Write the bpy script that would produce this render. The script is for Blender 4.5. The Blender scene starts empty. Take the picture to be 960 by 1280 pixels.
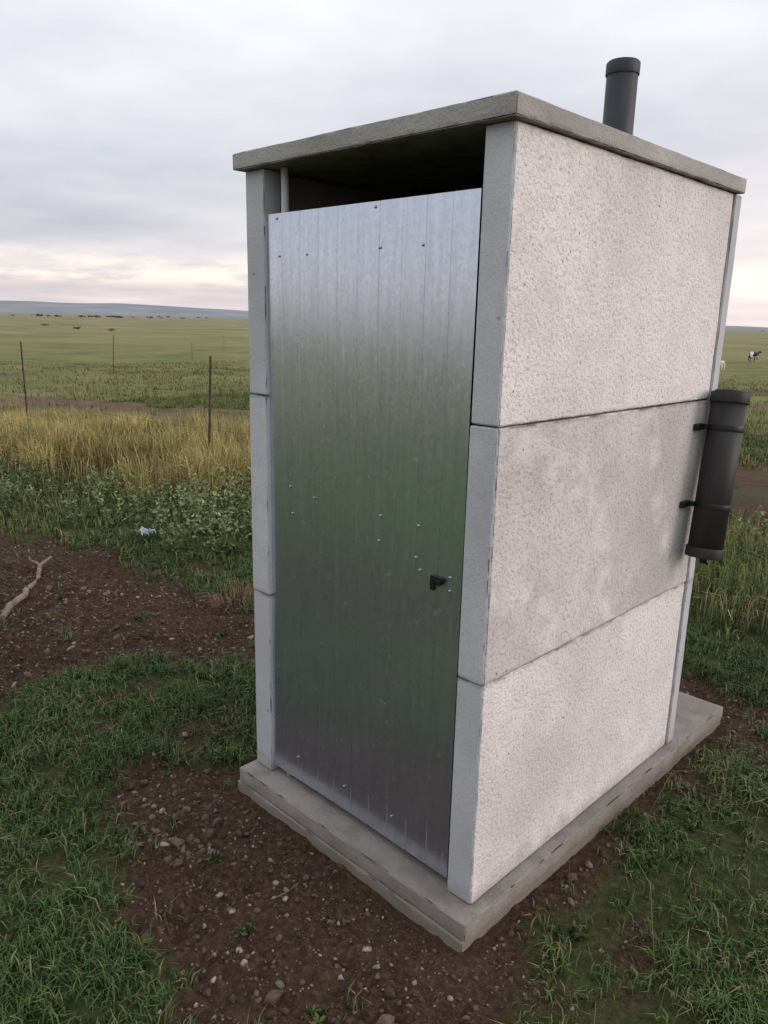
import bpy, bmesh, math, random
import numpy as np
from mathutils import Vector, Matrix
rng=np.random.default_rng(7); random.seed(7)
sc=bpy.context.scene
sc.view_settings.view_transform='Standard'; sc.view_settings.look='None'; sc.view_settings.exposure=0
COL=bpy.context.collection
# ------------------------------------------------------------ helpers
def empty(name,loc=(0,0,0),parent=None):
    o=bpy.data.objects.new(name,None); COL.objects.link(o); o.location=loc
    if parent: o.parent=parent
    return o
def link(name,me,mat=None,parent=None,loc=(0,0,0),smooth=False):
    o=bpy.data.objects.new(name,me); COL.objects.link(o); o.location=loc
    if mat:
        for m in (mat if isinstance(mat,(list,tuple)) else [mat]): me.materials.append(m)
    if parent: o.parent=parent
    if smooth:
        me.polygons.foreach_set("use_smooth",[True]*len(me.polygons))
    return o
def hsh(i,j,s):
    h=(i*374761393+j*668265263+s*1442695041)&0xffffffff
    h=((h^(h>>13))*1274126177)&0xffffffff
    h=((h^(h>>16))*2246822519)&0xffffffff
    return ((h^(h>>15))&0xffffff)/float(0xffffff)
def vn(x,y,s=0):
    x=np.asarray(x,float); y=np.asarray(y,float)
    i=np.floor(x).astype(np.int64); j=np.floor(y).astype(np.int64)
    fx=x-i; fy=y-j; fx=fx*fx*(3-2*fx); fy=fy*fy*(3-2*fy)
    a=hsh(i,j,s);b=hsh(i+1,j,s);c=hsh(i,j+1,s);d=hsh(i+1,j+1,s)
    return (a*(1-fx)+b*fx)*(1-fy)+(c*(1-fx)+d*fx)*fy
def fbm(x,y,s=0,o=4):
    r=0;a=.5;t=0
    x=np.asarray(x,float); y=np.asarray(y,float)
    for k in range(o):
        r=r+a*vn(x,y,s+k*17); t+=a; a*=.5; x,y=x*1.63+y*1.21+5.1,y*1.63-x*1.21+1.7
    return r/t
def sstep(a,b,x):
    t=np.clip((x-a)/(b-a),0,1); return t*t*(3-2*t)
class NT:
    def __init__(s,name):
        s.m=bpy.data.materials.new(name); s.m.use_nodes=True; s.t=s.m.node_tree
        s.b=s.t.nodes['Principled BSDF']; s.out=s.t.nodes['Material Output']
        s.b.inputs['Specular IOR Level'].default_value=.3
    def n(s,ty,**k):
        nd=s.t.nodes.new(ty)
        for a,v in k.items(): setattr(nd,a,v)
        return nd
    def l(s,a,b): s.t.links.new(a,b)
    def coord(s,kind='Object',scale=None):
        c=s.n('ShaderNodeTexCoord').outputs[kind]
        if scale:
            m=s.n('ShaderNodeMapping'); m.inputs['Scale'].default_value=scale; s.l(c,m.inputs[0]); return m.outputs[0]
        return c
    def noise(s,vec,sc,det=4,rough=.55):
        nd=s.n('ShaderNodeTexNoise'); s.l(vec,nd.inputs['Vector']); nd.inputs['Scale'].default_value=sc
        nd.inputs['Detail'].default_value=det; nd.inputs['Roughness'].default_value=rough; return nd.outputs['Fac']
    def ramp(s,fac,stops):
        r=s.n('ShaderNodeValToRGB'); s.l(fac,r.inputs[0]); e=r.color_ramp.elements
        while len(e)<len(stops): e.new(.5)
        for k,(p,c) in enumerate(stops):
            e[k].position=p
            if not isinstance(c,(tuple,list)): c=(c,c,c)
            e[k].color=(*c[:3],1)
        return r.outputs[0]
    def mix(s,f,a,b,mode='MIX'):
        m=s.n('ShaderNodeMix',data_type='RGBA',blend_type=mode)
        for k,v in ((0,f),(6,a),(7,b)):
            if hasattr(v,'is_linked') or hasattr(v,'links'): s.l(v,m.inputs[k])
            elif isinstance(v,(tuple,list)): m.inputs[k].default_value=(*v[:3],1)
            else: m.inputs[k].default_value=v if k==0 else (v,v,v,1)
        return m.outputs[2]
    def math(s,op,a,b=None,clamp=False):
        m=s.n('ShaderNodeMath',operation=op,use_clamp=clamp)
        for k,v in ((0,a),(1,b)):
            if v is None: continue
            if hasattr(v,'links'): s.l(v,m.inputs[k])
            else: m.inputs[k].default_value=v
        return m.outputs[0]
    def bump(s,h,dist,strength=1,prev=None):
        b=s.n('ShaderNodeBump'); b.inputs['Distance'].default_value=dist; b.inputs['Strength'].default_value=strength
        s.l(h,b.inputs['Height'])
        if prev: s.l(prev,b.inputs['Normal'])
        s.l(b.outputs[0],s.b.inputs['Normal']); return b.outputs[0]
    def color(s,c):
        if hasattr(c,'links'): s.l(c,s.b.inputs['Base Color'])
        else: s.b.inputs['Base Color'].default_value=(*c,1)
    def set(s,**k):
        for a,v in k.items():
            s.b.inputs[a.replace('_',' ')].default_value=v
# ------------------------------------------------------------ terrain
def base_h(x,y):
    r=np.hypot(x+.47,y-.6)
    return -0.088-7*(1-np.exp(-np.maximum(r-2.5,0)*0.005))
POLY_A=np.array([(-1.05,.3),(-1.12,.0),(-1.25,-.2),(-.95,-.42),(-.62,-.55),(-.38,-.6),(-.2,-.72),(.05,-.5),(.25,-.15),(.13,.1),(.09,.35),(.08,.7),(.13,1.1),(.2,1.5),(.2,1.9),(-.2,2.0),(-1.1,1.8),(-1.1,1.2)])
POLY_B=np.array([(-5.3,.6),(-4.5,.78),(-4.0,.95),(-3.3,.93),(-2.8,.88),(-2.26,.95),(-1.7,.6),(-1.94,.17),(-2.05,-.2),(-2.15,-.55),(-3.2,-.9),(-4.6,-1.0),(-6,-.4)])
ROAD=np.array([(-60,-6),(-30,1.2),(-17,5.0),(-11.5,7.2),(-6,7.6),(-1.8,6.9),(6,6.2),(30,2)])
def sdpoly(P,x,y):
    n=len(P); d=np.full(x.shape,1e9); ins=np.zeros(x.shape,bool)
    for i in range(n):
        ax,ay=P[i]; bx,by=P[(i+1)%n]
        ex,ey=bx-ax,by-ay; t=np.clip(((x-ax)*ex+(y-ay)*ey)/(ex*ex+ey*ey),0,1)
        d=np.minimum(d,np.hypot(x-ax-t*ex,y-ay-t*ey))
        c=((ay>y)!=(by>y))&(x<(bx-ax)*(y-ay)/((by-ay) if by!=ay else 1e-9)+ax); ins^=c
    return np.where(ins,-d,d)
def dline(P,x,y):
    d=np.full(x.shape,1e9)
    for i in range(len(P)-1):
        ax,ay=P[i]; bx,by=P[i+1]; ex,ey=bx-ax,by-ay
        t=np.clip(((x-ax)*ex+(y-ay)*ey)/(ex*ex+ey*ey),0,1)
        d=np.minimum(d,np.hypot(x-ax-t*ex,y-ay-t*ey))
    return d
def soil(x,y):
    w=(fbm(x*2.2,y*2.2,3,4)-.5)
    wa=w*.5+(vn(x*9,y*9,5)-.5)*.14
    a=sstep(.10,-.10,sdpoly(POLY_A,x,y)+wa)
    b=sstep(.11,-.11,sdpoly(POLY_B,x,y)+wa*1.2)
    dr=dline(ROAD,x,y)
    wr=fbm(x*.5,y*.5,13,4)-.5
    rd=sstep(1.9,1.2,dr+w*1.4+wr*4.0)*(.45+.55*sstep(.3,.7,dr+w*.8))
    g=fbm(x*.35+7,y*.35+3,31,4)
    p=sstep(.6,.66,g)*sstep(9,16,np.hypot(x+.47,y-.6))*sstep(60,20,np.hypot(x,y))*.7
    q=sstep(.14,-.14,np.abs(y+1.85+(x*.08))-.45+w*.7)*sstep(4.5,2.5,np.abs(x+.3))
    q2=sstep(.5,-.5,np.abs(y+14)-5+w*6)*.8*sstep(14,9,np.abs(x))
    sp=sstep(.60,.70,fbm(x*3.1,y*3.1,57,3))*.7*sstep(5,3,np.hypot(x,y))*(y>-1.4)
    mid=np.exp(-(((x+1.55)/.45)**2+((y-.1)/.45)**2))*sstep(.42,.56,fbm(x*5,y*5,58,3))*.9
    return np.maximum.reduce([a,b,rd,p,q,q2,sp,mid])
def gh(x,y,s=None):
    if s is None: s=soil(x,y)
    r=np.hypot(x,y); z=base_h(x,y)
    near=sstep(40,8,r)
    near2=sstep(9,4,r)
    dbase=np.maximum(np.maximum(-.945-x,x-.035),np.maximum(-.063-y,y-1.6))
    k=sstep(-.05,.5,dbase)
    z=z+(fbm(x*.8,y*.8,11,3)-.5)*.14*near*k+(fbm(x*.06,y*.06,15,3)-.5)*2.0*sstep(15,90,r)
    z=z-.012*s*near2*k
    cl=fbm(x*17,y*17,21,3)
    z=z+near2*s*((cl-.5)*.05*(.3+.7*k)+(np.maximum(fbm(x*24,y*24,25,2)-.58,0)*.08+np.maximum(fbm(x*50,y*50,27,2)-.52,0)*.03)*(.4+.6*k))
    return z
def axis(lo,hi,c0,c1,step):
    a=list(np.arange(c0,c1,step)); g=step
    x=c1
    while x<hi: a.append(x); g*=1.075; x+=g
    a.append(hi); g=step; x=c0-step; b=[]
    while x>lo: b.append(x); g*=1.075; x-=g
    b.append(lo)
    return np.array(b[::-1]+a)
xs=axis(-7000,7000,-3.4,.8,.011); ys=axis(-7000,7000,-1.1,1.9,.011)
X,Y=np.meshgrid(xs,ys); S=soil(X,Y); Z=gh(X,Y,S)
def gridmesh(name,X,Y,Z):
    ny,nx=X.shape; me=bpy.data.meshes.new(name)
    co=np.stack([X,Y,Z],-1).reshape(-1,3).astype(np.float32)
    idx=np.arange(nx*ny).reshape(ny,nx)
    q=np.stack([idx[:-1,:-1],idx[:-1,1:],idx[1:,1:],idx[1:,:-1]],-1).reshape(-1,4)
    me.vertices.add(len(co)); me.vertices.foreach_set("co",co.ravel())
    me.loops.add(q.size); me.loops.foreach_set("vertex_index",q.ravel().astype(np.int32))
    me.polygons.add(len(q)); me.polygons.foreach_set("loop_start",np.arange(0,q.size,4,dtype=np.int32))
    me.polygons.foreach_set("loop_total",np.full(len(q),4,np.int32))
    me.polygons.foreach_set("use_smooth",np.ones(len(q),bool))
    me.update(calc_edges=True); return me
gm=gridmesh("ground",X,Y,Z)
at=gm.attributes.new("soil",'FLOAT','POINT'); at.data.foreach_set("value",S.ravel().astype(np.float32))
def mat_ground():
    m=NT("ground_mat"); P=m.coord('Object')
    a=m.n('ShaderNodeAttribute',attribute_name="soil").outputs['Fac']
    n1=m.noise(P,3,3,.6); n2=m.noise(P,55,4,.7); n3=m.noise(P,.25,4,.6); n4=m.noise(P,.02,4,.6)
    sc_=m.ramp(n2,[(.3,(.020,.011,.008)),(.5,(.052,.030,.021)),(.64,(.098,.062,.044)),(.8,(.18,.13,.10))])
    sc_=m.mix(m.ramp(n1,[(.35,0),(.7,.5)]),sc_,(.085,.053,.037))
    gn=m.ramp(n2,[(.3,(.024,.030,.011)),(.6,(.06,.070,.026)),(.8,(.12,.11,.055))])
    gf=m.ramp(n3,[(.3,(.085,.108,.034)),(.5,(.14,.15,.054)),(.7,(.21,.19,.085))])
    gf2=m.ramp(n4,[(.3,(.13,.132,.056)),(.5,(.19,.178,.085)),(.7,(.25,.22,.12))])
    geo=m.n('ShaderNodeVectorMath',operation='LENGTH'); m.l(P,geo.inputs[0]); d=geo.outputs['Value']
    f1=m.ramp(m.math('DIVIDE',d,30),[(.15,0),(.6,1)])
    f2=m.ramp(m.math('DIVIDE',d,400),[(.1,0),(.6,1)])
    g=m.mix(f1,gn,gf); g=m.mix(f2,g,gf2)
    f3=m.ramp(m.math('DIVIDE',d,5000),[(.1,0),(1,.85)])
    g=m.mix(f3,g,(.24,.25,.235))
    soilc=m.mix(f1,sc_,m.ramp(n1,[(.3,(.09,.055,.038)),(.7,(.17,.115,.08))]))
    m.color(m.mix(a,g,soilc)); m.set(Roughness=.95)
    m.b.inputs['Specular IOR Level'].default_value=.1
    b=m.bump(n2,.018,1.0)
    return m.m
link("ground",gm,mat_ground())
# ------------------------------------------------------------ grass
def mat_grass(name):
    m=NT(name)
    c=m.n('ShaderNodeAttribute',attribute_name="Col").outputs['Color']
    m.color(c); m.set(Roughness=.55); m.b.inputs['Specular IOR Level'].default_value=.2
    return m.m
GM=mat_grass("grass_blade_mat")
def blades(name,pos,az,h,lean,w,col,mat=GM):
    N=len(pos); d=np.stack([np.cos(az),np.sin(az),np.zeros(N)],-1)
    s=np.stack([-np.sin(az),np.cos(az),np.zeros(N)],-1)
    tw=rng.uniform(-.9,.9,N)[:,None]; s=s*np.cos(tw)+d*np.sin(tw)
    up=np.array([0,0,1.])
    hh=h[:,None]; ll=lean[:,None]; ww=w[:,None]*.5
    b=pos-up*.006
    mid=pos+up*hh*.55*np.sqrt(np.clip(1-ll*ll*.5,0.1,1))+d*hh*.28*ll
    tip=pos+up*hh*np.clip(1-.75*ll,.08,1)+d*hh*.95*ll
    V=np.stack([b-s*ww,b+s*ww,mid-s*ww*.8,mid+s*ww*.8,tip],1).reshape(-1,3)
    o=np.arange(N)[:,None]*5
    L=np.concatenate([o+np.array([[0,1,3,2]]),o+np.array([[2,3,4]])],1).ravel().astype(np.int32)
    st=(np.arange(N)[:,None]*7+np.array([[0,4]])).ravel().astype(np.int32)
    me=bpy.data.meshes.new(name)
    me.vertices.add(len(V)); me.vertices.foreach_set("co",V.astype(np.float32).ravel())
    me.loops.add(len(L)); me.loops.foreach_set("vertex_index",L)
    me.polygons.add(len(st)); me.polygons.foreach_set("loop_start",st)
    me.polygons.foreach_set("loop_total",np.tile(np.array([4,3],np.int32),N))
    me.update(calc_edges=True)
    ca=me.color_attributes.new("Col",'FLOAT_COLOR','POINT')
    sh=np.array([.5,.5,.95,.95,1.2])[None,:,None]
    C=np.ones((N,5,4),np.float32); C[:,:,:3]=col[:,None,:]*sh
    ca.data.foreach_set("color",C.ravel())
    return link(name,me,mat)
def tufts(name,xy,nb,hm,hs,wm,spread,leanr,colfn,mat=GM,hk=None):
    n=len(xy); c=np.repeat(xy,nb,0); N=len(c)
    a=rng.uniform(0,2*np.pi,N); rr=spread*np.sqrt(rng.uniform(0,1,N))
    off=rng.uniform(0,2*np.pi,N)
    p=c+np.stack([np.cos(off),np.sin(off)],-1)*rr[:,None]
    th=np.repeat(rng.normal(1,.25,n).clip(.5,1.6),nb)
    if hk is not None: th=th*np.repeat(hk,nb)
    h=(hm*th*rng.uniform(1-hs,1+hs,N))
    lean=rng.uniform(leanr[0],leanr[1],N)
    w=wm*rng.uniform(.6,1.3,N)
    inside=(p[:,0]>-.95)&(p[:,0]<.04)&(p[:,1]>-.068)&(p[:,1]<1.61)
    k=~inside; p=p[k];a=a[k];h=h[k];lean=lean[k];w=w[k]
    z=gh(p[:,0],p[:,1]); pos=np.column_stack([p,z])
    return blades(name,pos,a,h,lean,w,colfn(p),mat)
GA=np.array([.032,.068,.018]);GB=np.array([.090,.146,.038]);GD=np.array([.27,.23,.12])
def col_short(p):
    n=len(p); t=rng.uniform(0,1,n)[:,None]; f=fbm(p[:,0]*1.3,p[:,1]*1.3,91,3)[:,None]
    c=GA*(1-t)+GB*t; c=c*(.6+.9*f); dry=rng.uniform(0,1,n)[:,None]<.08+.14*(f>.56); return np.where(dry,GD*rng.uniform(.5,1,n)[:,None],c)
def pts(n,x0,x1,y0,y1,keep):
    x=rng.uniform(x0,x1,n); y=rng.uniform(y0,y1,n); k=keep(x,y)>rng.uniform(0,1,n)
    return np.column_stack([x[k],y[k]])
def fr(x,y,margin=3):   # wedge in which the photo can look, with a generous side margin
    dx=x-1.006; dy=y+1.39; dep=-.698*dx+.716*dy; lat=.716*dx+.698*dy
    return (np.abs(lat)<dep*.8+margin)
kn=lambda x,y:(1-soil(x,y)*.985)*(.2+.8*sstep(.32,.52,fbm(x*4,y*4,44,3)))*fr(x,y,1.4)
xy=pts(50000,-4.6,2.2,-2.4,3.4,kn)
tufts("short_grass",xy,11,.052,.5,.0040,.03,(.3,1.0),col_short,hk=.7+.65*fbm(xy[:,0]*1.7,xy[:,1]*1.7,46,2))
kb=lambda x,y:(1-soil(x,y)*.985)
xy=pts(9000,-6,3.5,-9,-1.0,kb)
tufts("yard_grass",xy,8,.07,.4,.013,.06,(.25,.9),lambda p:col_short(p)*np.array([1.4,1.95,1.3]))
RD=lambda x,y:np.maximum(sstep(1.4,2.2,dline(ROAD,x,y)),.8*(soil(x,y)<.3))
def col_mid(p):
    n=len(p); t=rng.uniform(0,1,n)[:,None]; f=fbm(p[:,0]*.5,p[:,1]*.5,93,3)[:,None]
    c=(np.array([.068,.108,.028])*(1-t)+np.array([.155,.185,.06])*t)*(.6+.8*f)
    dry=rng.uniform(0,1,n)[:,None]<(.12+.45*sstep(.5,.65,f)); return np.where(dry,np.array([.30,.245,.115])*rng.uniform(.6,1.1,n)[:,None],c)
km=lambda x,y:(1-soil(x,y)*.97)*fr(x,y,2)*(sstep(2.4,4.2,np.hypot(x+.5,y+.3)))*(.05+.95*RD(x,y))
xy=pts(38000,-17,3,-2,15,km)
d=np.hypot(xy[:,0]-1,xy[:,1]+1.4)
tufts("meadow_grass",xy,8,.10,.5,.010,.07,(.1,.8),col_mid,hk=.7+.4*sstep(4,9,d)*fbm(xy[:,0]*.7,xy[:,1]*.7,9,2)*2)
kf=lambda x,y:(1-soil(x,y)*.9)*fr(x,y,4)*sstep(12,16,np.hypot(x,y))*(.3+.7*sstep(.4,.6,fbm(x*.25,y*.25,71,3)))*sstep(60,25,np.hypot(x,y))*(.05+.95*RD(x,y))
xy=pts(28000,-60,6,-2,60,kf)
def col_far(p):
    n=len(p); t=rng.uniform(0,1,n)[:,None]; f=fbm(p[:,0]*.12,p[:,1]*.12,95,3)[:,None]
    return (np.array([.10,.125,.038])*(1-t)+np.array([.23,.21,.09])*t)*(.65+.7*f)
tufts("pasture_grass",xy,6,.15,.5,.022,.2,(.1,.8),col_far)
# tall yellow veld grass
YP=np.array([(-4.3,3.2),(-4.9,2.3),(-6.3,1.7),(-7.6,1.3),(-9.5,1.4),(-14,1.2),(-18,3.0),(-12.5,4.9),(-9.5,5.5),(-6.0,5.7),(-3.5,5.0),(-3.8,3.8)])
ky=lambda x,y:sstep(.5,-.5,sdpoly(YP,x,y)+(fbm(x*.7,y*.7,61,3)-.5)*5.0)*(.05+.95*sstep(.44,.56,fbm(x*.9,y*.9,63,3)))
xy=pts(26000,-19,-2.5,1.0,7,ky)
def col_yel(p):
    n=len(p); t=rng.uniform(0,1,n)[:,None]; f=fbm(p[:,0]*.9,p[:,1]*.9,96,3)[:,None]
    c=(np.array([.31,.24,.09])*(1-t)+np.array([.54,.43,.18])*t)*(.55+.9*f)
    g=rng.uniform(0,1,n)[:,None]<.18; return np.where(g,np.array([.12,.15,.045])*(.7+.6*t),c)
dd=np.hypot(xy[:,0]-1,xy[:,1]+1.4)
tufts("tall_yellow_grass",xy,16,.34,.45,.007,.12,(.05,.75),col_yel,hk=(1-.45*sstep(9.5,14,dd))*(.45+1.1*fbm(xy[:,0]*1.2,xy[:,1]*1.2,65,3)))
kr=lambda x,y:(1-soil(x,y)*.9)*sstep(2.3,3.0,y)*(.2+.8*sstep(.4,.6,fbm(x*1.1,y*1.1,64,3)))*RD(x,y)
xy=pts(4600,-4.5,2.5,2.2,6,kr)
tufts("rank_grass",xy,14,.22,.45,.006,.09,(.05,.75),lambda p:col_mid(p)*1.1)
# ------------------------------------------------------------ weeds (leafy)
def leaf_mass(name,centers,nl,rad,hgt,lsz,c0,c1,mat):
    V=[];F=[];C=[]
    for (cx,cy,s) in centers:
        z0=float(gh(np.array([cx]),np.array([cy]))[0]); br=random.uniform(.7,1.35)
        nst=max(4,int(nl*s/14))
        for _ in range(nst):
            a=random.uniform(0,6.283); r=rad*s*random.random()**.6; H=hgt*s*random.uniform(.5,1.1)
            tx,ty=cx+math.cos(a)*r,cy+math.sin(a)*r; bx,by=cx+math.cos(a)*r*.4,cy+math.sin(a)*r*.4
            for i in range(14):
                t=random.uniform(.15,1); px=bx+(tx-bx)*t; py=by+(ty-by)*t; pz=z0+H*t
                d=Vector((random.gauss(0,1),random.gauss(0,1),random.gauss(.5,.6))).normalized()
                sd=d.cross(Vector((random.gauss(0,1),random.gauss(0,1),random.gauss(0,1)))).normalized()
                L=lsz*random.uniform(.6,1.3); p=Vector((px,py,pz)); k=len(V)
                V+= [p,p+d*L*.5+sd*L*.22,p+d*L,p+d*L*.5-sd*L*.22]; F.append((k,k+1,k+2,k+3))
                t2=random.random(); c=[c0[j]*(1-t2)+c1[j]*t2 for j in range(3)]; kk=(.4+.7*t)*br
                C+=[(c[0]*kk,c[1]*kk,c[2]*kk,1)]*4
    me=bpy.data.meshes.new(name); me.from_pydata(V,[],F); me.update()
    ca=me.color_attributes.new("Col",'FLOAT_COLOR','POINT'); ca.data.foreach_set("color",np.array(C,np.float32).ravel())
    return link(name,me,mat)
wc=[]
for cx,cy,r,n in [(-5.2,1.9,.8,16),(-4.4,1.7,.5,12),(-4.2,2.2,.5,11),(-6.7,1.4,.5,8),(-7.4,1.2,.5,6),(-3.7,1.5,.35,7),(-5.5,2.5,.6,6),(-9,3.4,1.0,5),(-.9,4.6,.8,6),(-6,.9,.5,5),(-3.2,1.9,.5,8)]:
    for _ in range(n): wc.append((cx+random.gauss(0,r*.6),cy+random.gauss(0,r*.45),random.uniform(.5,1.3)))
leaf_mass("leafy_weeds",wc,160,.2,.30,.038,(.075,.115,.040),(.23,.27,.115),GM)
wc=[(-.42,-.42,.5),(-2.3,.35,.6),(-2.1,.62,.7),(-2.6,.45,.5),(-3.2,.3,.5),(-.1,-.45,.4),(.2,.2,.6),(.22,.9,.6),(-1.5,.1,.5),(-1.2,-.2,.5),(-.7,-.33,.35)]
leaf_mass("soil_seedlings",wc,60,.09,.04,.020,(.04,.065,.02),(.07,.10,.03),GM)
n=300; px=np.concatenate([rng.uniform(-.2,.9,60),rng.uniform(-3,.4,160),rng.uniform(-8,-2.5,80)]); py=np.concatenate([rng.uniform(.1,2.2,60),rng.uniform(2,4.5,160),rng.uniform(1.2,3,80)])
k=~((px<.08)&(py<1.65)&(px>-1)); px=px[k];py=py[k];n=len(px)
blades("dry_grass_stalks",np.column_stack([px,py,gh(px,py)]),rng.uniform(0,6.28,n),rng.uniform(.2,.5,n),rng.uniform(.05,.6,n),np.full(n,.0022),np.array([.30,.26,.16])*rng.uniform(.7,1.1,n)[:,None])
n=170; a=rng.uniform(0,6.28,n); r=.16*np.sqrt(rng.uniform(0,1,n)); px=-2.45+np.cos(a)*r; py=.98+np.sin(a)*r
blades("withered_weed",np.column_stack([px,py,gh(px,py)]),a,rng.uniform(.06,.19,n),rng.uniform(.4,1,n),np.full(n,.004),np.array([.22,.13,.08])*rng.uniform(.5,1.2,n)[:,None])
# ------------------------------------------------------------ stones
def mat_stone(name):
    m=NT(name); c=m.n('ShaderNodeAttribute',attribute_name="Col").outputs['Color']
    n=m.noise(m.coord('Object'),60,3)
    m.color(m.mix(1.0,c,m.ramp(n,[(.3,.6),(.7,1.3)]),'MULTIPLY')); m.set(Roughness=.9); m.bump(m.noise(m.coord('Object'),180,3),.003,.7); return m.m
bm=bmesh.new(); bmesh.ops.create_icosphere(bm,subdivisions=2,radius=1); bm.verts.ensure_lookup_table()
SV=np.array([v.co[:] for v in bm.verts]); SF=np.array([[v.index for v in f.verts] for f in bm.faces]); bm.free()
bm=bmesh.new(); bmesh.ops.create_icosphere(bm,subdivisions=1,radius=1); bm.verts.ensure_lookup_table()
SV1=np.array([v.co[:] for v in bm.verts]); SF1=np.array([[v.index for v in f.verts] for f in bm.faces]); bm.free()
def stones(name,P,R,cols,mat,BV=SV,BF=SF,rough=.22):
    V=[];F=[];C=[];nv=len(BV)
    for i,(p,r) in enumerate(zip(P,R)):
        q=rng.normal(size=(3,3)); q,_=np.linalg.qr(q)
        v=BV*(1+rng.normal(0,rough*.5,(nv,1)))
        for _ in range(7):
            nrm=rng.normal(size=3); nrm/=np.linalg.norm(nrm); dd=v@nrm; cut=rng.uniform(.32,.68); v=v-np.outer(np.maximum(dd-cut,0),nrm)
        v=(v*rng.uniform(.6,1.25,3)*1.15)@q.T*r; v[:,2]*=.8
        V.append(v+p); F.append(BF+i*nv); C.append(np.tile(np.append(cols[i],1),(nv,1)))
    me=bpy.data.meshes.new(name); V=np.concatenate(V);F=np.concatenate(F);C=np.concatenate(C)
    me.vertices.add(len(V)); me.vertices.foreach_set("co",V.astype(np.float32).ravel())
    me.loops.add(F.size); me.loops.foreach_set("vertex_index",F.ravel().astype(np.int32))
    me.polygons.add(len(F)); me.polygons.foreach_set("loop_start",np.arange(0,F.size,3,dtype=np.int32)); me.polygons.foreach_set("loop_total",np.full(len(F),3,np.int32))
    me.update(calc_edges=True)
    ca=me.color_attributes.new("Col",'FLOAT_COLOR','POINT'); ca.data.foreach_set("color",C.astype(np.float32).ravel())
    return link(name,me,mat)
SM=mat_stone("stone_mat")
def outb(x,y): return ~((x>-.99)&(x<.07)&(y>-.1)&(y<1.64))
def scol(n,pg=.22):
    t=rng.uniform(0,1,n)[:,None]; c=np.array([.050,.030,.022])*(1-t)+np.array([.14,.095,.070])*t
    g=rng.uniform(0,1,n)[:,None]<pg; return np.where(g,np.array([.27,.23,.195])*(.5+.6*t),c)
x=rng.uniform(-4.6,.6,70000); y=rng.uniform(-1.2,2,70000); k=(soil(x,y)>rng.uniform(.3,1,70000))&outb(x,y)&(vn(x*3,y*3,8)>.2); x=x[k][:16000];y=y[k][:16000]
R=np.exp(rng.normal(np.log(.0044),.5,len(x))).clip(.0018,.016)
stones("gravel",np.column_stack([x,y,gh(x,y)+R*.2]),R,scol(len(x),.22),SM,SV1,SF1)
x=np.concatenate([rng.normal(-.88,.15,60),rng.uniform(-3.6,-1.9,120),rng.uniform(-.6,.3,40),rng.normal(.12,.05,10)]); y=np.concatenate([rng.normal(-.33,.1,60),rng.uniform(-.4,.9,120),rng.uniform(-.75,-.2,40),rng.uniform(.6,1.6,10)])
k=outb(x,y); x=x[k];y=y[k]; R=np.exp(rng.normal(np.log(.0125),.42,len(x))).clip(.006,.030)
stones("stones",np.column_stack([x,y,gh(x,y)+R*.12]),R,scol(len(x),.06)*1.05,SM)
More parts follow.
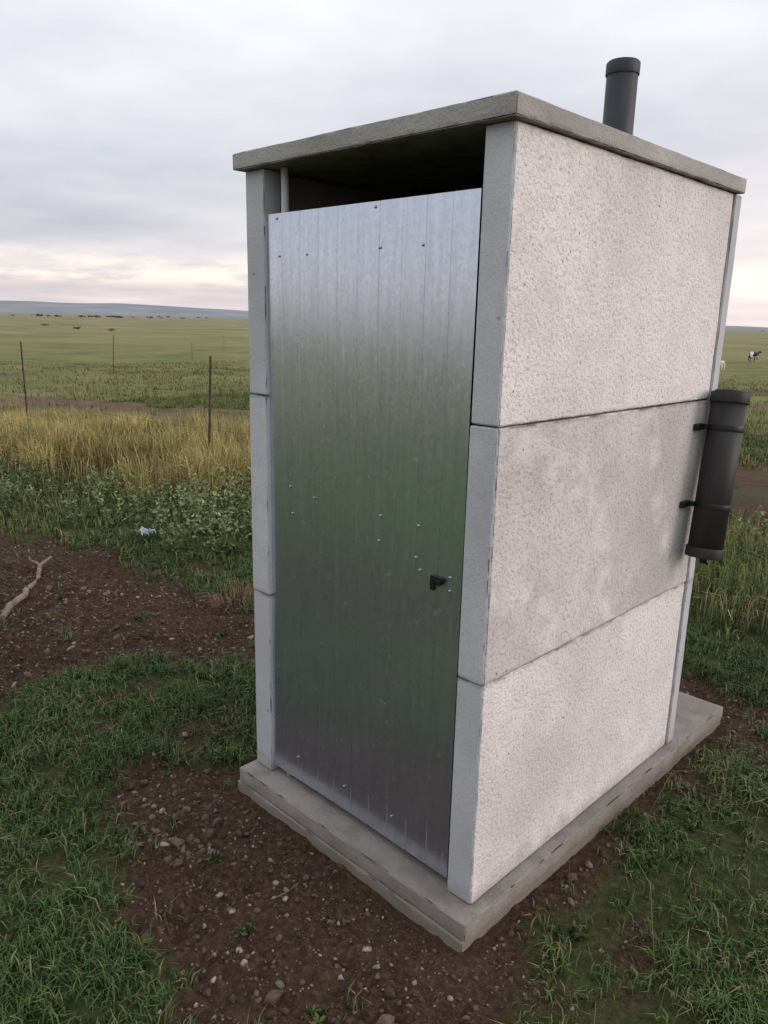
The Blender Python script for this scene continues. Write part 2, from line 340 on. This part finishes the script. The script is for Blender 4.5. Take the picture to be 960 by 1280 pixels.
# ------------------------------------------------------------ concrete
def mat_conc(name,light,dark,smooth=False,grey=.5,stain=0.0,seed=0.,bump=1.0):
    m=NT(name); P0=m.coord('Object'); mp=m.n('ShaderNodeMapping'); mp.inputs['Location'].default_value=(seed,seed*1.7,seed*.6); m.l(P0,mp.inputs[0]); P=mp.outputs[0]
    big=m.noise(P,2.2,3,.6); med=m.noise(P,14,3,.6); fine=m.noise(P,140,2,.6)
    st=fine if smooth else m.noise(P,92,3,.7)
    c=m.mix(m.ramp(big,[(grey-.14,0),(grey+.14,1)]),dark,light)
    c=m.mix(m.ramp(med,[(.35,.35),(.6,0)]),c,dark)
    if smooth: c=m.mix(m.ramp(fine,[(.3,.35),(.5,0)]),c,tuple(v*.7 for v in dark))
    else: c=m.mix(m.ramp(st,[(.33,.6),(.49,0)]),c,tuple(v*.55 for v in dark))
    v=m.n('ShaderNodeTexVoronoi'); m.l(P,v.inputs['Vector']); v.inputs['Scale'].default_value=34 if not smooth else 18
    pit=m.ramp(v.outputs['Distance'],[(.06,1),(.14,0)]); pm=m.ramp(m.noise(P,7,1),[(.55,0),(.62,1)])
    pf=m.math('MULTIPLY',pit,pm); c=m.mix(m.math('MULTIPLY',pf,.55),c,(.10,.095,.09))
    if stain:
        wv=m.n('ShaderNodeTexWave',wave_type='RINGS'); mq=m.n('ShaderNodeMapping'); mq.inputs['Location'].default_value=(0,.1,-.35); m.l(P0,mq.inputs[0]); m.l(mq.outputs[0],wv.inputs['Vector'])
        wv.inputs['Scale'].default_value=.9; wv.inputs['Distortion'].default_value=5; wv.inputs['Detail'].default_value=4; wv.inputs['Detail Scale'].default_value=1.3
        sf=m.math('MULTIPLY',m.ramp(wv.outputs['Fac'],[(.74,0),(1,stain)]),m.ramp(med,[(.40,0),(.60,1)]))
        c=m.mix(sf,c,tuple(min(1,v*1.25) for v in light))
    sx=m.n('ShaderNodeSeparateXYZ'); m.l(m.n('ShaderNodeNewGeometry').outputs['Position'],sx.inputs[0])
    # patchy darker tone along the joints between the stacked slabs
    zz=m.math('DIVIDE',m.math('ADD',sx.outputs[2],.315),.63); zf=m.math('ABSOLUTE',m.math('SUBTRACT',m.math('FRACT',zz),.5))
    jf=m.math('MULTIPLY',m.ramp(zf,[(.003,1),(.022,0)]),m.ramp(med,[(.40,0),(.62,.65)])); c=m.mix(jf,c,(.14,.125,.115))
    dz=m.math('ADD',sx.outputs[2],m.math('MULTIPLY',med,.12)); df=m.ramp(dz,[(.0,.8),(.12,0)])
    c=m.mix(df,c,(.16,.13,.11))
    m.color(c); m.set(Roughness=.92); m.b.inputs['Specular IOR Level'].default_value=.15
    hsum=m.math('ADD',m.math('MULTIPLY',med,.6 if smooth else .5),m.math('MULTIPLY',st,.35 if smooth else 1.0))
    hsum=m.math('SUBTRACT',hsum,m.math('MULTIPLY',pf,.5))
    m.bump(hsum,.0035*bump if smooth else .0075*bump,.8)
    return m.m
def rbox(name,x0,x1,y0,y1,z0,z1,mat,parent,step=.02,amp=.0015,bev=.0025,seed=0,edge=.004,warp=0):
    """box cut into a fine lattice, its surface eroded like cast concrete"""
    nx=max(1,int((x1-x0)/step));ny=max(1,int((y1-y0)/step));nz=max(1,int((z1-z0)/step))
    ds=[np.unique(np.concatenate([np.linspace(a,b,n+1),[a+bev,b-bev]])) for a,b,n in ((x0,x1,nx),(y0,y1,ny),(z0,z1,nz))]
    bm=bmesh.new(); vd={}
    sz=[len(d)-1 for d in ds]
    def gv(i,j,k):
        t=(i,j,k)
        if t not in vd: vd[t]=bm.verts.new((ds[0][i],ds[1][j],ds[2][k]))
        return vd[t]
    for ax in range(3):
        a,b=[(1,2),(2,0),(0,1)][ax]
        for side in (0,sz[ax]):
            for p in range(sz[a]):
                for q in range(sz[b]):
                    vs=[]
                    for dp,dq in ((0,0),(1,0),(1,1),(0,1)):
                        t=[0,0,0]; t[ax]=side; t[a]=p+dp; t[b]=q+dq; vs.append(gv(*t))
                    if side==0: vs.reverse()
                    bm.faces.new(vs)
    keys=list(vd.keys()); co=np.array([vd[k].co[:] for k in keys]); K=np.array(keys)
    m=np.stack([(K[:,i]==0).astype(float)-(K[:,i]==sz[i]) for i in range(3)],1)
    cnt=np.abs(m).sum(1)
    s=seed*13.7
    n1=fbm(co[:,0]*9+co[:,2]*8+s,co[:,1]*9+co[:,2]*5+s,3,4)-.5
    n2=fbm(co[:,0]*44+co[:,2]*41+s,co[:,1]*47-co[:,2]*37+s,7,3)
    n3=fbm(co[:,0]*19+co[:,2]*17+co[:,1]*7+s,co[:,1]*21-co[:,2]*15+s,9,3)
    d=m*(n1*amp*2)[:,None]
    e=np.where(cnt>=2,bev*.35+edge*.6*n2**2+edge*np.maximum(n3-.62,0)*8,0); d+=m*e[:,None]
    co2=co+d
    for i,k in enumerate(keys): vd[k].co=co2[i]
    me=bpy.data.meshes.new(name); bm.to_mesh(me); bm.free()
    o=link(name,me,mat,parent,smooth=True)
    me.set_sharp_from_angle(angle=math.radians(38)); return o
toilet=empty("precast_concrete_toilet")
W=.934; D=1.143; h=.63; H=1.89
LT=(.78,.735,.725); DK=(.59,.55,.545)
m_top=mat_conc("rough_panel_top",LT,DK,grey=.42,seed=1)
m_mid=mat_conc("rough_panel_mid",(.65,.61,.60),(.47,.44,.43),grey=.50,stain=.42,seed=5,bump=.75)
m_bot=mat_conc("rough_panel_bottom",LT,DK,grey=.44,seed=9)
m_post=mat_conc("smooth_post",(.52,.525,.55),(.42,.425,.445),smooth=True,grey=.5,seed=3)
m_roof=mat_conc("roof_slab",(.44,.42,.40),(.30,.285,.27),smooth=True,grey=.5,seed=12,bump=2.5)
m_base=mat_conc("base_slab",(.46,.44,.42),(.30,.285,.27),smooth=True,grey=.5,seed=17,bump=2.5)
m_in=mat_conc("interior_shade",(.20,.19,.18),(.13,.125,.12),smooth=True,grey=.5,seed=23)  # dark tone stands in for the shade inside the toilet
for i,mm in enumerate((m_bot,m_mid,m_top)):
    g=.0018
    z0=i*h+g; z1=(i+1)*h-g
    if i==2: z1=H-.002; z0+=.0012
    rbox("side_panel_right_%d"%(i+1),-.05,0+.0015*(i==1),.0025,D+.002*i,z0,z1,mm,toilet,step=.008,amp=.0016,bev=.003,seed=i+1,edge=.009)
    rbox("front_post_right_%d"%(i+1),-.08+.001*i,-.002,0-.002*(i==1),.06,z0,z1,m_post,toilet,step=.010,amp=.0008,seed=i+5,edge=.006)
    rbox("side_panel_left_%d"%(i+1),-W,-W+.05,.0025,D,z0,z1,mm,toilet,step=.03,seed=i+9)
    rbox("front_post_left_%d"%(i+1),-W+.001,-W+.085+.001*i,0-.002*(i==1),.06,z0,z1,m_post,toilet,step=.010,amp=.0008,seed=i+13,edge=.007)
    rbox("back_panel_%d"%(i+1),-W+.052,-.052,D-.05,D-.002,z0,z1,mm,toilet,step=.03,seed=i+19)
rbox("shade_liner_left",-W+.054,-W+.060,.064,D-.06,.003,H-.003,m_in,toilet,step=.1,amp=0)  # thin liners added inside the panels; their dark colour paints the interior shade
rbox("shade_liner_right",-.060,-.054,.064,D-.06,.003,H-.003,m_in,toilet,step=.1,amp=0)
rbox("shade_liner_back",-W+.062,-.062,D-.058,D-.053,.003,H-.003,m_in,toilet,step=.1,amp=0)
rbox("rear_post_right",-.07,.006,D+.008,D+.055,.002,H-.004,m_post,toilet,step=.015,seed=31,edge=.006)
rbox("rear_post_left",-W-.006,-W+.07,D+.008,D+.055,.002,H-.004,m_post,toilet,step=.02,seed=33)
rbox("roof_slab",-W-.022,.018,-.028,D+.045,H,H+.043,m_roof,toilet,step=.010,amp=.002,seed=41,edge=.009)
rbox("base_slab",-W-.014,.035,-.063,1.603,-.050,-.001,m_base,toilet,step=.011,amp=.0016,seed=43,edge=.007,bev=.003)
rbox("base_footing",-W-.020,.030,-.068,1.609,-.16,-.052,m_base,toilet,step=.014,amp=.0012,bev=.003,seed=47,edge=.004)
# ------------------------------------------------------------ door
def mat_metal():
    m=NT("galvanised_steel"); P=m.coord('Object')
    st=m.coord('Object',(9,1,.7)); s1=m.noise(st,5,3,.65)
    st2=m.coord('Object',(60,1,1.5)); s2=m.noise(st2,3,2,.6)
    v=m.n('ShaderNodeTexVoronoi'); m.l(P,v.inputs['Vector']); v.inputs['Scale'].default_value=110
    sp=m.n('ShaderNodeSeparateColor'); m.l(v.outputs['Color'],sp.inputs[0])
    c=m.ramp(s1,[(.3,(.52,.57,.67)),(.7,(.63,.68,.78))])
    c=m.mix(.10,c,m.ramp(sp.outputs[0],[(0,.3),(1,.95)]))
    dust=m.noise(P,34,4,.75); df=m.ramp(dust,[(.63,0),(.73,.22)]); c=m.mix(df,c,(.50,.50,.48))
    m.color(c); mt=m.math('SUBTRACT',.92,m.math('MULTIPLY',df,.8)); m.l(mt,m.b.inputs['Metallic'])
    r=m.mix(.4,m.ramp(s2,[(.3,.19),(.7,.26)]),m.ramp(sp.outputs[1],[(0,.17),(1,.31)])); m.l(r,m.b.inputs['Roughness'])
    m.bump(m.noise(m.coord('Object',(1,1,.3)),5,1),.003,.18)
    return m.m
MM=mat_metal()
dx0,dx1,dz0,dz1=-.856,-.088,.028,1.768
prof=[]; Wd=dx1-dx0; nr=10; pitch=Wd/nr
for i in range(nr):
    b=i*pitch
    if i==0: prof+=[(0,0)]
    else: prof+=[(b-.0030,0),(b-.0012,.0025),(b+.0012,.0025),(b+.0030,0)]
    prof+=[(b+pitch*.5,0)]
prof.append((Wd,0))
zs=np.linspace(dz0,dz1,40)
Xd=np.array([[dx0+p[0] for p in prof] for z in zs]); Zd=np.array([[z]*len(prof) for z in zs])
Yd=np.array([[p[1] for p in prof] for z in zs])+(fbm(Xd*2+3,Zd*1.6,5,2)-.5)*.006+.010
door=empty("galvanised_door",parent=toilet)
dm=gridmesh("door_sheet",Xd,Yd,Zd); do=link("door_sheet",dm,MM,door)
dm.polygons.foreach_set("use_smooth",[True]*len(dm.polygons)); dm.set_sharp_from_angle(angle=math.radians(20))
def cyl(name,p0,p1,r,mat,parent,seg=24,caps=True,r2=None,bev=0):
    p0=Vector(p0);p1=Vector(p1); bm=bmesh.new(); L=(p1-p0).length
    bmesh.ops.create_cone(bm,cap_ends=caps,segments=seg,radius1=r,radius2=r if r2 is None else r2,depth=L)
    me=bpy.data.meshes.new(name); bm.to_mesh(me); bm.free()
    o=link(name,me,mat,parent); o.matrix_local=Matrix.Translation((p0+p1)/2)@(p1-p0).to_track_quat('Z','Y').to_matrix().to_4x4()
    for p in me.polygons: p.use_smooth=len(p.vertices)==4
    if bev:
        b=o.modifiers.new("b",'BEVEL'); b.width=bev; b.segments=2; b.limit_method='ANGLE'
    return o
m_frame=NT("door_frame_steel"); m_frame.color((.42,.43,.44)); m_frame.set(Roughness=.5); m_frame=m_frame.m
cyl("hinge_pipe",(-.79,.03,.0),(-.79,.03,H-.002),.011,m_frame,door)
for z in (.12,.95,1.66):
    me=bpy.data.meshes.new("brace"); bm=bmesh.new(); bmesh.ops.create_cube(bm,size=1,matrix=Matrix.Translation(((dx0+dx1)/2,.032,z))@Matrix.Diagonal((Wd-.06,.02,.03,1))); bm.to_mesh(me); bm.free(); link("brace",me,m_frame,door)
m_riv=NT("rivet_steel"); m_riv.color((.42,.43,.45)); m_riv.b.inputs['Metallic'].default_value=.8; m_riv.set(Roughness=.3); m_riv=m_riv.m
rv=[(-.80,1.755),(-.41,1.755),(-.79,1.655),(-.67,1.655),(-.39,1.66),(-.25,1.66),(-.75,1.0),(-.64,.985),(-.74,.92),(-.37,.985),(-.235,.985),(-.375,.915),(-.24,.9),(-.225,.87),(-.125,.875),(-.125,.84),(-.72,.11),(-.5,.11),(-.3,.11)]
bm=bmesh.new()
for xx,zz in rv:
    bmesh.ops.create_uvsphere(bm,u_segments=10,v_segments=6,radius=.0040,matrix=Matrix.Translation((xx,.008,zz))@Matrix.Diagonal((1,.6,1,1)))
me=bpy.data.meshes.new("rivets"); bm.to_mesh(me); bm.free(); link("rivets",me,m_riv,door,smooth=True)
m_blk=NT("black_latch"); m_blk.color((.012,.012,.012)); m_blk.set(Roughness=.45); m_blk=m_blk.m
def box(name,c,s,mat,parent,bev=.001,rot=None):
    me=bpy.data.meshes.new(name); bm=bmesh.new(); bmesh.ops.create_cube(bm,size=1,matrix=Matrix.Diagonal((*s,1))); bm.to_mesh(me); bm.free()
    o=link(name,me,mat,parent,loc=c); 
    if rot: o.rotation_euler=rot
    b=o.modifiers.new("b",'BEVEL'); b.width=bev; b.segments=2; return o
box("latch_plate",(-.162,.004,.862),(.042,.006,.016),m_blk,door)
box("latch_slot",(-.177,.005,.848),(.014,.006,.034),m_blk,door)
box("latch_handle",(-.150,-.002,.858),(.012,.012,.012),m_blk,door)
# ------------------------------------------------------------ pipes
def mat_pvc(name,c0,c1):
    m=NT(name); P=m.coord('Object',(1,1,.3)); n=m.noise(P,25,4,.6); m.color(m.ramp(n,[(.3,c0),(.7,c1)])); m.set(Roughness=.55); return m.m
m_pvc=mat_pvc("vent_pipe_pvc",(.030,.032,.040),(.048,.050,.060))
m_tank=mat_pvc("water_tube_pvc",(.018,.0175,.0175),(.034,.033,.032))
vent=empty("vent_pipe")
cyl("pipe",(-.5,1.30,-.02),(-.5,1.30,2.36),.054,m_pvc,vent,48,bev=.002)
cyl("collar",(-.5,1.30,2.335),(-.5,1.30,2.375),.058,m_pvc,vent,48,bev=.002)
cyl("cap_top",(-.5,1.30,2.375),(-.5,1.30,2.380),.053,m_pvc,vent,48,bev=.002)
tank=empty("handwashing_water_tube")
T=Vector((.066,1.155,1.275)); B=Vector((.078,1.075,.765)); ax=(B-T).normalized()
cyl("tube",T,B,.0545,m_tank,tank,48)
cyl("top_cap",T-ax*.012,T+ax*.022,.0595,m_tank,tank,48,bev=.002)
cyl("top_lid",T-ax*.017,T-ax*.012,.05,m_tank,tank,48)
cyl("bottom_cap",B-ax*.024,B+ax*.010,.0595,m_tank,tank,48,bev=.002)
for k,t in enumerate((.20,.69)):
    c=T.lerp(B,t); cyl("strap_%d"%(k+1),c-ax*.009,c+ax*.009,.0568,m_blk,tank,48,bev=.001)
    box("bracket_%d"%(k+1),(.008,c.y-.062,c.z+.004),(.016,.05,.02),m_blk,tank)
    box("bracket_arm_%d"%(k+1),(.016,c.y-.035,c.z+.004),(.03,.02,.014),m_blk,tank)
cyl("drain_nipple",B+ax*.008,B+ax*.03,.012,m_blk,tank,20)
cyl("tap_lever",B+ax*.024+Vector((-.012,0,0)),B+ax*.024+Vector((.02,-.008,-.004)),.004,m_blk,tank,12)
# ------------------------------------------------------------ fences
m_post2=NT("weathered_fence_steel"); n=m_post2.noise(m_post2.coord('Object'),20,4); m_post2.color(m_post2.ramp(n,[(.3,(.03,.022,.02)),(.7,(.08,.06,.05))])); m_post2.set(Roughness=.8); m_post2=m_post2.m
def g1(x,y): return float(gh(np.array([x]),np.array([y]))[0])
def tube(name,pts,rads,mat,parent,res=3,close=False):
    cu=bpy.data.curves.new(name,'CURVE'); cu.dimensions='3D'; cu.bevel_depth=1; cu.bevel_resolution=res; cu.use_fill_caps=True
    sp=cu.splines.new('POLY'); sp.points.add(len(pts)-1)
    for i,p in enumerate(pts): sp.points[i].co=(*p,1); sp.points[i].radius=rads[i] if hasattr(rads,'__len__') else rads
    cu.materials.append(mat); o=bpy.data.objects.new(name,cu); COL.objects.link(o); o.parent=parent; return o
def fence(name,P,hts,leans,wr,r0=.015):
    f=empty(name); tops=[]
    for i,((x,y),hh,(lx,ly)) in enumerate(zip(P,hts,leans)):
        z=g1(x,y); n=9; bend=.10*(i==3)
        pts=[(x+lx*hh*(t**1.3)-bend*math.exp(-t*7)*.7,y+ly*hh*t-bend*math.exp(-t*7)*.5,z-.12+(hh+.12)*t) for t in np.linspace(0,1,n)]
        tube("post_%d"%(i+1),pts,r0,m_post2,f,2); tops.append((x,y,z,hh,lx,ly))
    for w,fz in enumerate(wr):
        pts=[]
        for i in range(len(P)-1):
            a=tops[i];b=tops[i+1]
            for t in np.linspace(0,1,9)[:-1]:
                pa=Vector((a[0]+a[4]*a[3]*fz,a[1]+a[5]*a[3]*fz,a[2]+fz*1.2)); pb=Vector((b[0]+b[4]*b[3]*fz,b[1]+b[5]*b[3]*fz,b[2]+fz*1.2)); q=pa.lerp(pb,t); q.z-=.08*4*t*(1-t)*.5; pts.append(q[:])
        pts.append(pb[:]); tube("wire_%d"%(w+1),pts,.0013,m_post2,f,1)
fence("wire_fence",[(-26,4.5),(-19,4.1),(-12.35,3.62),(-5.95,3.05),(-.5,4.4),(4.5,5.6)],[1.3,1.35,1.45,1.3,1.2,1.3],[(0,0),(.02,0),(0,.0),(.03,.03),(0,0),(0,0)],(.15,.45,.75,.98),.013)
fence("wire_fence",[(-15,2),(-29.8,13.8),(-50.4,30.3),(-71,47)],[1.3,1.6,1.3,1.3],[(0,0),(.05,.05),(0,0),(0,0)],(.5,.95))
# ------------------------------------------------------------ stick, litter
m_st=NT("dead_wood"); n=m_st.noise(m_st.coord('Object',(1,1,1)),25,5); m_st.color(m_st.ramp(n,[(.3,(.10,.075,.06)),(.7,(.27,.21,.17))])); m_st.set(Roughness=.9); m_st.bump(n,.005); m_st=m_st.m
st=empty("dead_branch")
P=[(-3.02,-.10),(-3.18,.0),(-3.32,.13),(-3.5,.2),(-3.68,.34),(-3.84,.42),(-3.98,.55)]
tube("branch",[(x,y,g1(x,y)+.02+.02*math.sin(i*1.3)) for i,(x,y) in enumerate(P)],[.016,.019,.017,.018,.014,.013,.007],m_st,st)
tube("side_twig",[(-3.84,.42,g1(-3.84,.42)+.03),(-3.95,.40,g1(-3.95,.4)+.06),(-4.06,.44,g1(-4.06,.44)+.05)],[.009,.006,.003],m_st,st)
bmx=[]
for k in range(34):
    x=rng.uniform(-3.8,.3); y=rng.uniform(-.9,1)
    if outb(np.array([x]),np.array([y]))[0]:
        a=rng.uniform(0,6.28); L=rng.uniform(.03,.10); z=g1(x,y)+.006
        bmx.append(((x,y,z),(x+math.cos(a)*L*.5,y+math.sin(a)*L*.5,z+.008),(x+math.cos(a+.3)*L,y+math.sin(a+.3)*L,z)))
cu=bpy.data.curves.new("twigs",'CURVE'); cu.dimensions='3D'; cu.bevel_depth=.0013; cu.bevel_resolution=1
for b in bmx:
    s=cu.splines.new('POLY'); s.points.add(2)
    for i in range(3): s.points[i].co=(*b[i],1)
cu.materials.append(m_st); o=bpy.data.objects.new("twigs",cu); COL.objects.link(o)
m_l=NT("plastic_film"); m_l.color((.42,.48,.54)); m_l.set(Roughness=.35); m_l=m_l.m
bm=bmesh.new(); bmesh.ops.create_grid(bm,x_segments=9,y_segments=7,size=.5)
for v in bm.verts: v.co=Vector((v.co.x*.12+random.gauss(0,.004),v.co.y*.08+random.gauss(0,.004),random.uniform(0,.05)))
me=bpy.data.meshes.new("plastic_litter"); bm.to_mesh(me); bm.free(); link("plastic_litter",me,m_l,None,(-3.93,1.22,g1(-3.93,1.22)+.07))
# ------------------------------------------------------------ cattle
def cow(name,loc,rot,mat,scale=1.,graze=False):
    J={'hip':(-.62,0,1.12,.27),'loin':(-.25,0,1.10,.30),'chest':(.25,0,1.05,.33),'sh':(.55,0,1.12,.26),
       'n1':(.78,0,1.2,.16),'n2':(.98,0,1.32,.12),'hd':(1.1,0,1.36,.12),'mz':(1.38,0,1.20,.07),
       'tl':(-.88,0,1.18,.05),'t2':(-.95,0,.85,.025),'t3':(-.94,0,.5,.03)}
    if graze: J.update({'n1':(.82,0,.98,.16),'n2':(1.0,.02,.7,.12),'hd':(1.12,.03,.45,.11),'mz':(1.2,.04,.17,.07)})
    E=[('loin','hip'),('loin','chest'),('chest','sh'),('sh','n1'),('n1','n2'),('n2','hd'),('hd','mz'),('hip','tl'),('tl','t2'),('t2','t3')]
    for s,sg in (('L',1),('R',-1)):
        o=.05*sg
        J.update({'hk'+s:(-.55+o,sg*.17,.78,.14),'ho'+s:(-.74+o,sg*.17,.46,.06),'hs'+s:(-.70+o,sg*.17,.14,.045),'hf'+s:(-.66+o,sg*.17,.02,.055),
                  'fe'+s:(.45-o,sg*.17,.80,.11),'fk'+s:(.47-o,sg*.17,.44,.055),'fs'+s:(.46-o,sg*.17,.12,.042),'ff'+s:(.49-o,sg*.17,.02,.052),
                  'er'+s:(J['hd'][0]-.06,sg*.2,J['hd'][2]+.04,.035)})
        E+=[('hip','hk'+s),('hk'+s,'ho'+s),('ho'+s,'hs'+s),('hs'+s,'hf'+s),('sh','fe'+s),('fe'+s,'fk'+s),('fk'+s,'fs'+s),('fs'+s,'ff'+s),('hd','er'+s)]
    ks=list(J); me=bpy.data.meshes.new(name); me.from_pydata([J[k][:3] for k in ks],[(ks.index(a),ks.index(b)) for a,b in E],[]); me.update()
    o=link(name,me,mat); sm=o.modifiers.new("skin",'SKIN'); sv=me.skin_vertices[0].data if me.skin_vertices else None
    if sv is None:
        bpy.context.view_layer.objects.active=o; bpy.ops.mesh.customdata_skin_add(); sv=me.skin_vertices[0].data
    for i,k in enumerate(ks): sv[i].radius=(J[k][3],J[k][3]); sv[i].use_root=(k=='loin')
    sm.use_smooth_shade=True; o.modifiers.new("sub",'SUBSURF').render_levels=1
    o.location=(*loc,g1(*loc)); o.rotation_euler=(0,0,rot); o.scale=(scale,)*3; return o
def mat_hide(name,a,b,t):
    m=NT(name); n=m.noise(m.coord('Object'),1.3,2); m.color(m.ramp(n,[(t,a),(t+.02,b)])); m.set(Roughness=.8); return m.m
cow("cow",(-27.95,81.8),math.radians(70),mat_hide("black_white_hide",(.03,.027,.027),(.65,.62,.6),.52),.78)
cow("cow",(-26.75,70.3),math.radians(150),mat_hide("white_hide",(.75,.72,.69),(.55,.5,.46),.6),.62,True)
# ------------------------------------------------------------ hills and far trees
m_h=NT("hazy_hills"); n=m_h.noise(m_h.coord('Object'),.004,4); m_h.color(m_h.ramp(n,[(.35,(.21,.23,.26)),(.65,(.27,.285,.30))])); m_h.set(Roughness=1.0); m_h.b.inputs['Specular IOR Level'].default_value=0; m_h=m_h.m  # distance haze painted into the hill colour
th=np.linspace(0,2*np.pi,721); rr=np.array([4200,4600,5000,5600,6300]); pf=np.array([0,.5,.85,1,.8])
TH,RR=np.meshgrid(th,rr); hd=np.degrees(TH)
hgt=18+26*fbm(TH*14,TH*0+3,5,4)
k=sstep(42,66,hd)*(1-sstep(110,150,hd)); hgt=hgt*.5+k*(46+22*fbm(TH*9,TH*0,8,4))
ZZ=-9+pf[:,None]*hgt
hm=gridmesh("distant_hills",-RR*np.sin(TH),RR*np.cos(TH),ZZ); link("distant_hills",hm,m_h)
m_t=NT("hazed_foliage"); m_t.color((.10,.115,.095)); m_t.set(Roughness=1.0); m_t=m_t.m  # foliage colour lightened to paint in distance haze
V=[];F=[]
def fartree(px,py,s):
    z=float(base_h(np.array([px]),np.array([py]))[0])+float((fbm(np.array([px*.06]),np.array([py*.06]),15,3)[0]-.5)*2)
    for _ in range(26):
        c=Vector((px+random.gauss(0,s*.7),py+random.gauss(0,s*.7),z+s*random.uniform(.1,.75)))
        for _ in range(3):
            a=Vector((random.gauss(0,1),random.gauss(0,1),random.gauss(0,1))).normalized()*s*.28; b=a.cross(Vector((random.gauss(0,1),random.gauss(0,1),random.gauss(0,1)))).normalized()*s*.22
            k=len(V); V.extend([c-a,c-b,c+a,c+b]); F.append((k,k+1,k+2,k+3))
for head,dist,n,spr in [(67,1500,14,90),(62,1700,8,50),(58,2300,8,200),(50,2600,10,350),(25,2600,10,300),(14,2400,14,220),(76,1800,8,90)]:
    for _ in range(n):
        hh=math.radians(head); px=-math.sin(hh)*dist; py=math.cos(hh)*dist
        q=random.gauss(0,spr); fartree(px+math.cos(hh)*q,py+math.sin(hh)*q,random.uniform(2.5,5))
for head,dist,s in [(66,360,1.3),(63.8,350,1.1),(68,480,1.3)]:
    hh=math.radians(head); fartree(-math.sin(hh)*dist,math.cos(hh)*dist,s)
me=bpy.data.meshes.new("distant_trees"); me.from_pydata(V,[],F); me.update(); link("distant_trees",me,m_t)
# ------------------------------------------------------------ sky
w=bpy.data.worlds.new("World"); sc.world=w; w.use_nodes=True; t=w.node_tree; bg=t.nodes['Background']
class WN(NT):
    def __init__(s): s.t=t
N=WN()
G=N.n('ShaderNodeTexCoord').outputs['Generated']; sx=N.n('ShaderNodeSeparateXYZ'); N.l(G,sx.inputs[0]); z=sx.outputs[2]
base=N.ramp(z,[(0,(.60,.55,.57)),(.025,(.62,.56,.58)),(.05,(.62,.575,.59)),(.085,(.54,.53,.57)),(.17,(.56,.57,.62)),(.30,(.69,.70,.74)),(.5,(.77,.78,.82)),(1,(.98,1.0,1.04))])
den=N.math('ADD',N.math('MAXIMUM',z,0),.10); vx=N.math('DIVIDE',sx.outputs[0],den); vy=N.math('DIVIDE',sx.outputs[1],den)
cv=N.n('ShaderNodeCombineXYZ'); N.l(vx,cv.inputs[0]); N.l(vy,cv.inputs[1])
n1=N.noise(cv.outputs[0],.55,3,.5); n2=N.noise(cv.outputs[0],1.7,3,.55)
c=N.mix(1.0,base,N.ramp(n1,[(.3,(.84,.84,.88)),(.5,(1,1,1)),(.7,(1.2,1.18,1.14))]),'MULTIPLY')
c=N.mix(1.0,c,N.ramp(n2,[(.35,(.94,.94,.95)),(.65,(1.07,1.06,1.05))]),'MULTIPLY')
mp=N.n('ShaderNodeMapping'); mp.inputs['Scale'].default_value=(1,1,5); N.l(G,mp.inputs[0])
n3=N.noise(mp.outputs[0],9,4,.55)
band=N.ramp(z,[(.028,0),(.042,1),(.056,1),(.078,0)])
c=N.mix(N.math('MULTIPLY',band,N.ramp(n3,[(.42,0),(.56,.95)])),c,(.88,.79,.73))
vm=N.n('ShaderNodeVectorMath',operation='DOT_PRODUCT'); N.l(G,vm.inputs[0]); vm.inputs[1].default_value=(.45,.88,.12)
gl=N.ramp(vm.outputs['Value'],[(.55,0),(.98,1)])
gz=N.ramp(z,[(0,.9),(.10,.8),(.28,0)])
c=N.mix(N.math('MULTIPLY',gl,gz),c,(1.25,1.05,.96))
c=N.mix(1.0,c,(1.2,1.2,1.2),'MULTIPLY')
sk=N.n('ShaderNodeTexSky',sky_type='NISHITA'); sk.sun_disc=False; sk.sun_elevation=math.radians(17); sk.sun_rotation=math.radians(59)
sks=N.mix(1.0,sk.outputs[0],(.012,.012,.012),'MULTIPLY')
c=N.mix(1.0,c,sks,'ADD')
N.l(c,bg.inputs[0]); bg.inputs[1].default_value=1.0
L=bpy.data.lights.new("sun",'SUN'); L.energy=1.5; L.angle=math.radians(30); L.color=(1,.88,.82)
lo=bpy.data.objects.new("sun",L); COL.objects.link(lo); sd=Vector((.83,.5,.30)).normalized(); lo.rotation_euler=sd.to_track_quat('Z','Y').to_euler(); lo.location=(5,5,5)
# ------------------------------------------------------------ camera
ya,pi,ro,f=.7726,-.2466,.0234,956.4161
fw=Vector((-math.sin(ya)*math.cos(pi),math.cos(ya)*math.cos(pi),math.sin(pi))); rt=Vector((math.cos(ya),math.sin(ya),0)); up=rt.cross(fw)
r2=rt*math.cos(ro)+up*math.sin(ro); u2=-rt*math.sin(ro)+up*math.cos(ro)
cam=bpy.data.cameras.new("camera"); cam.sensor_fit='HORIZONTAL'; cam.sensor_width=36; cam.lens=f/960*36; cam.clip_start=.05; cam.clip_end=20000
co=bpy.data.objects.new("camera",cam); COL.objects.link(co)
M=Matrix((r2,u2,-fw)).transposed().to_4x4(); M.translation=(1.006,-1.3899,1.4895); co.matrix_world=M; sc.camera=co
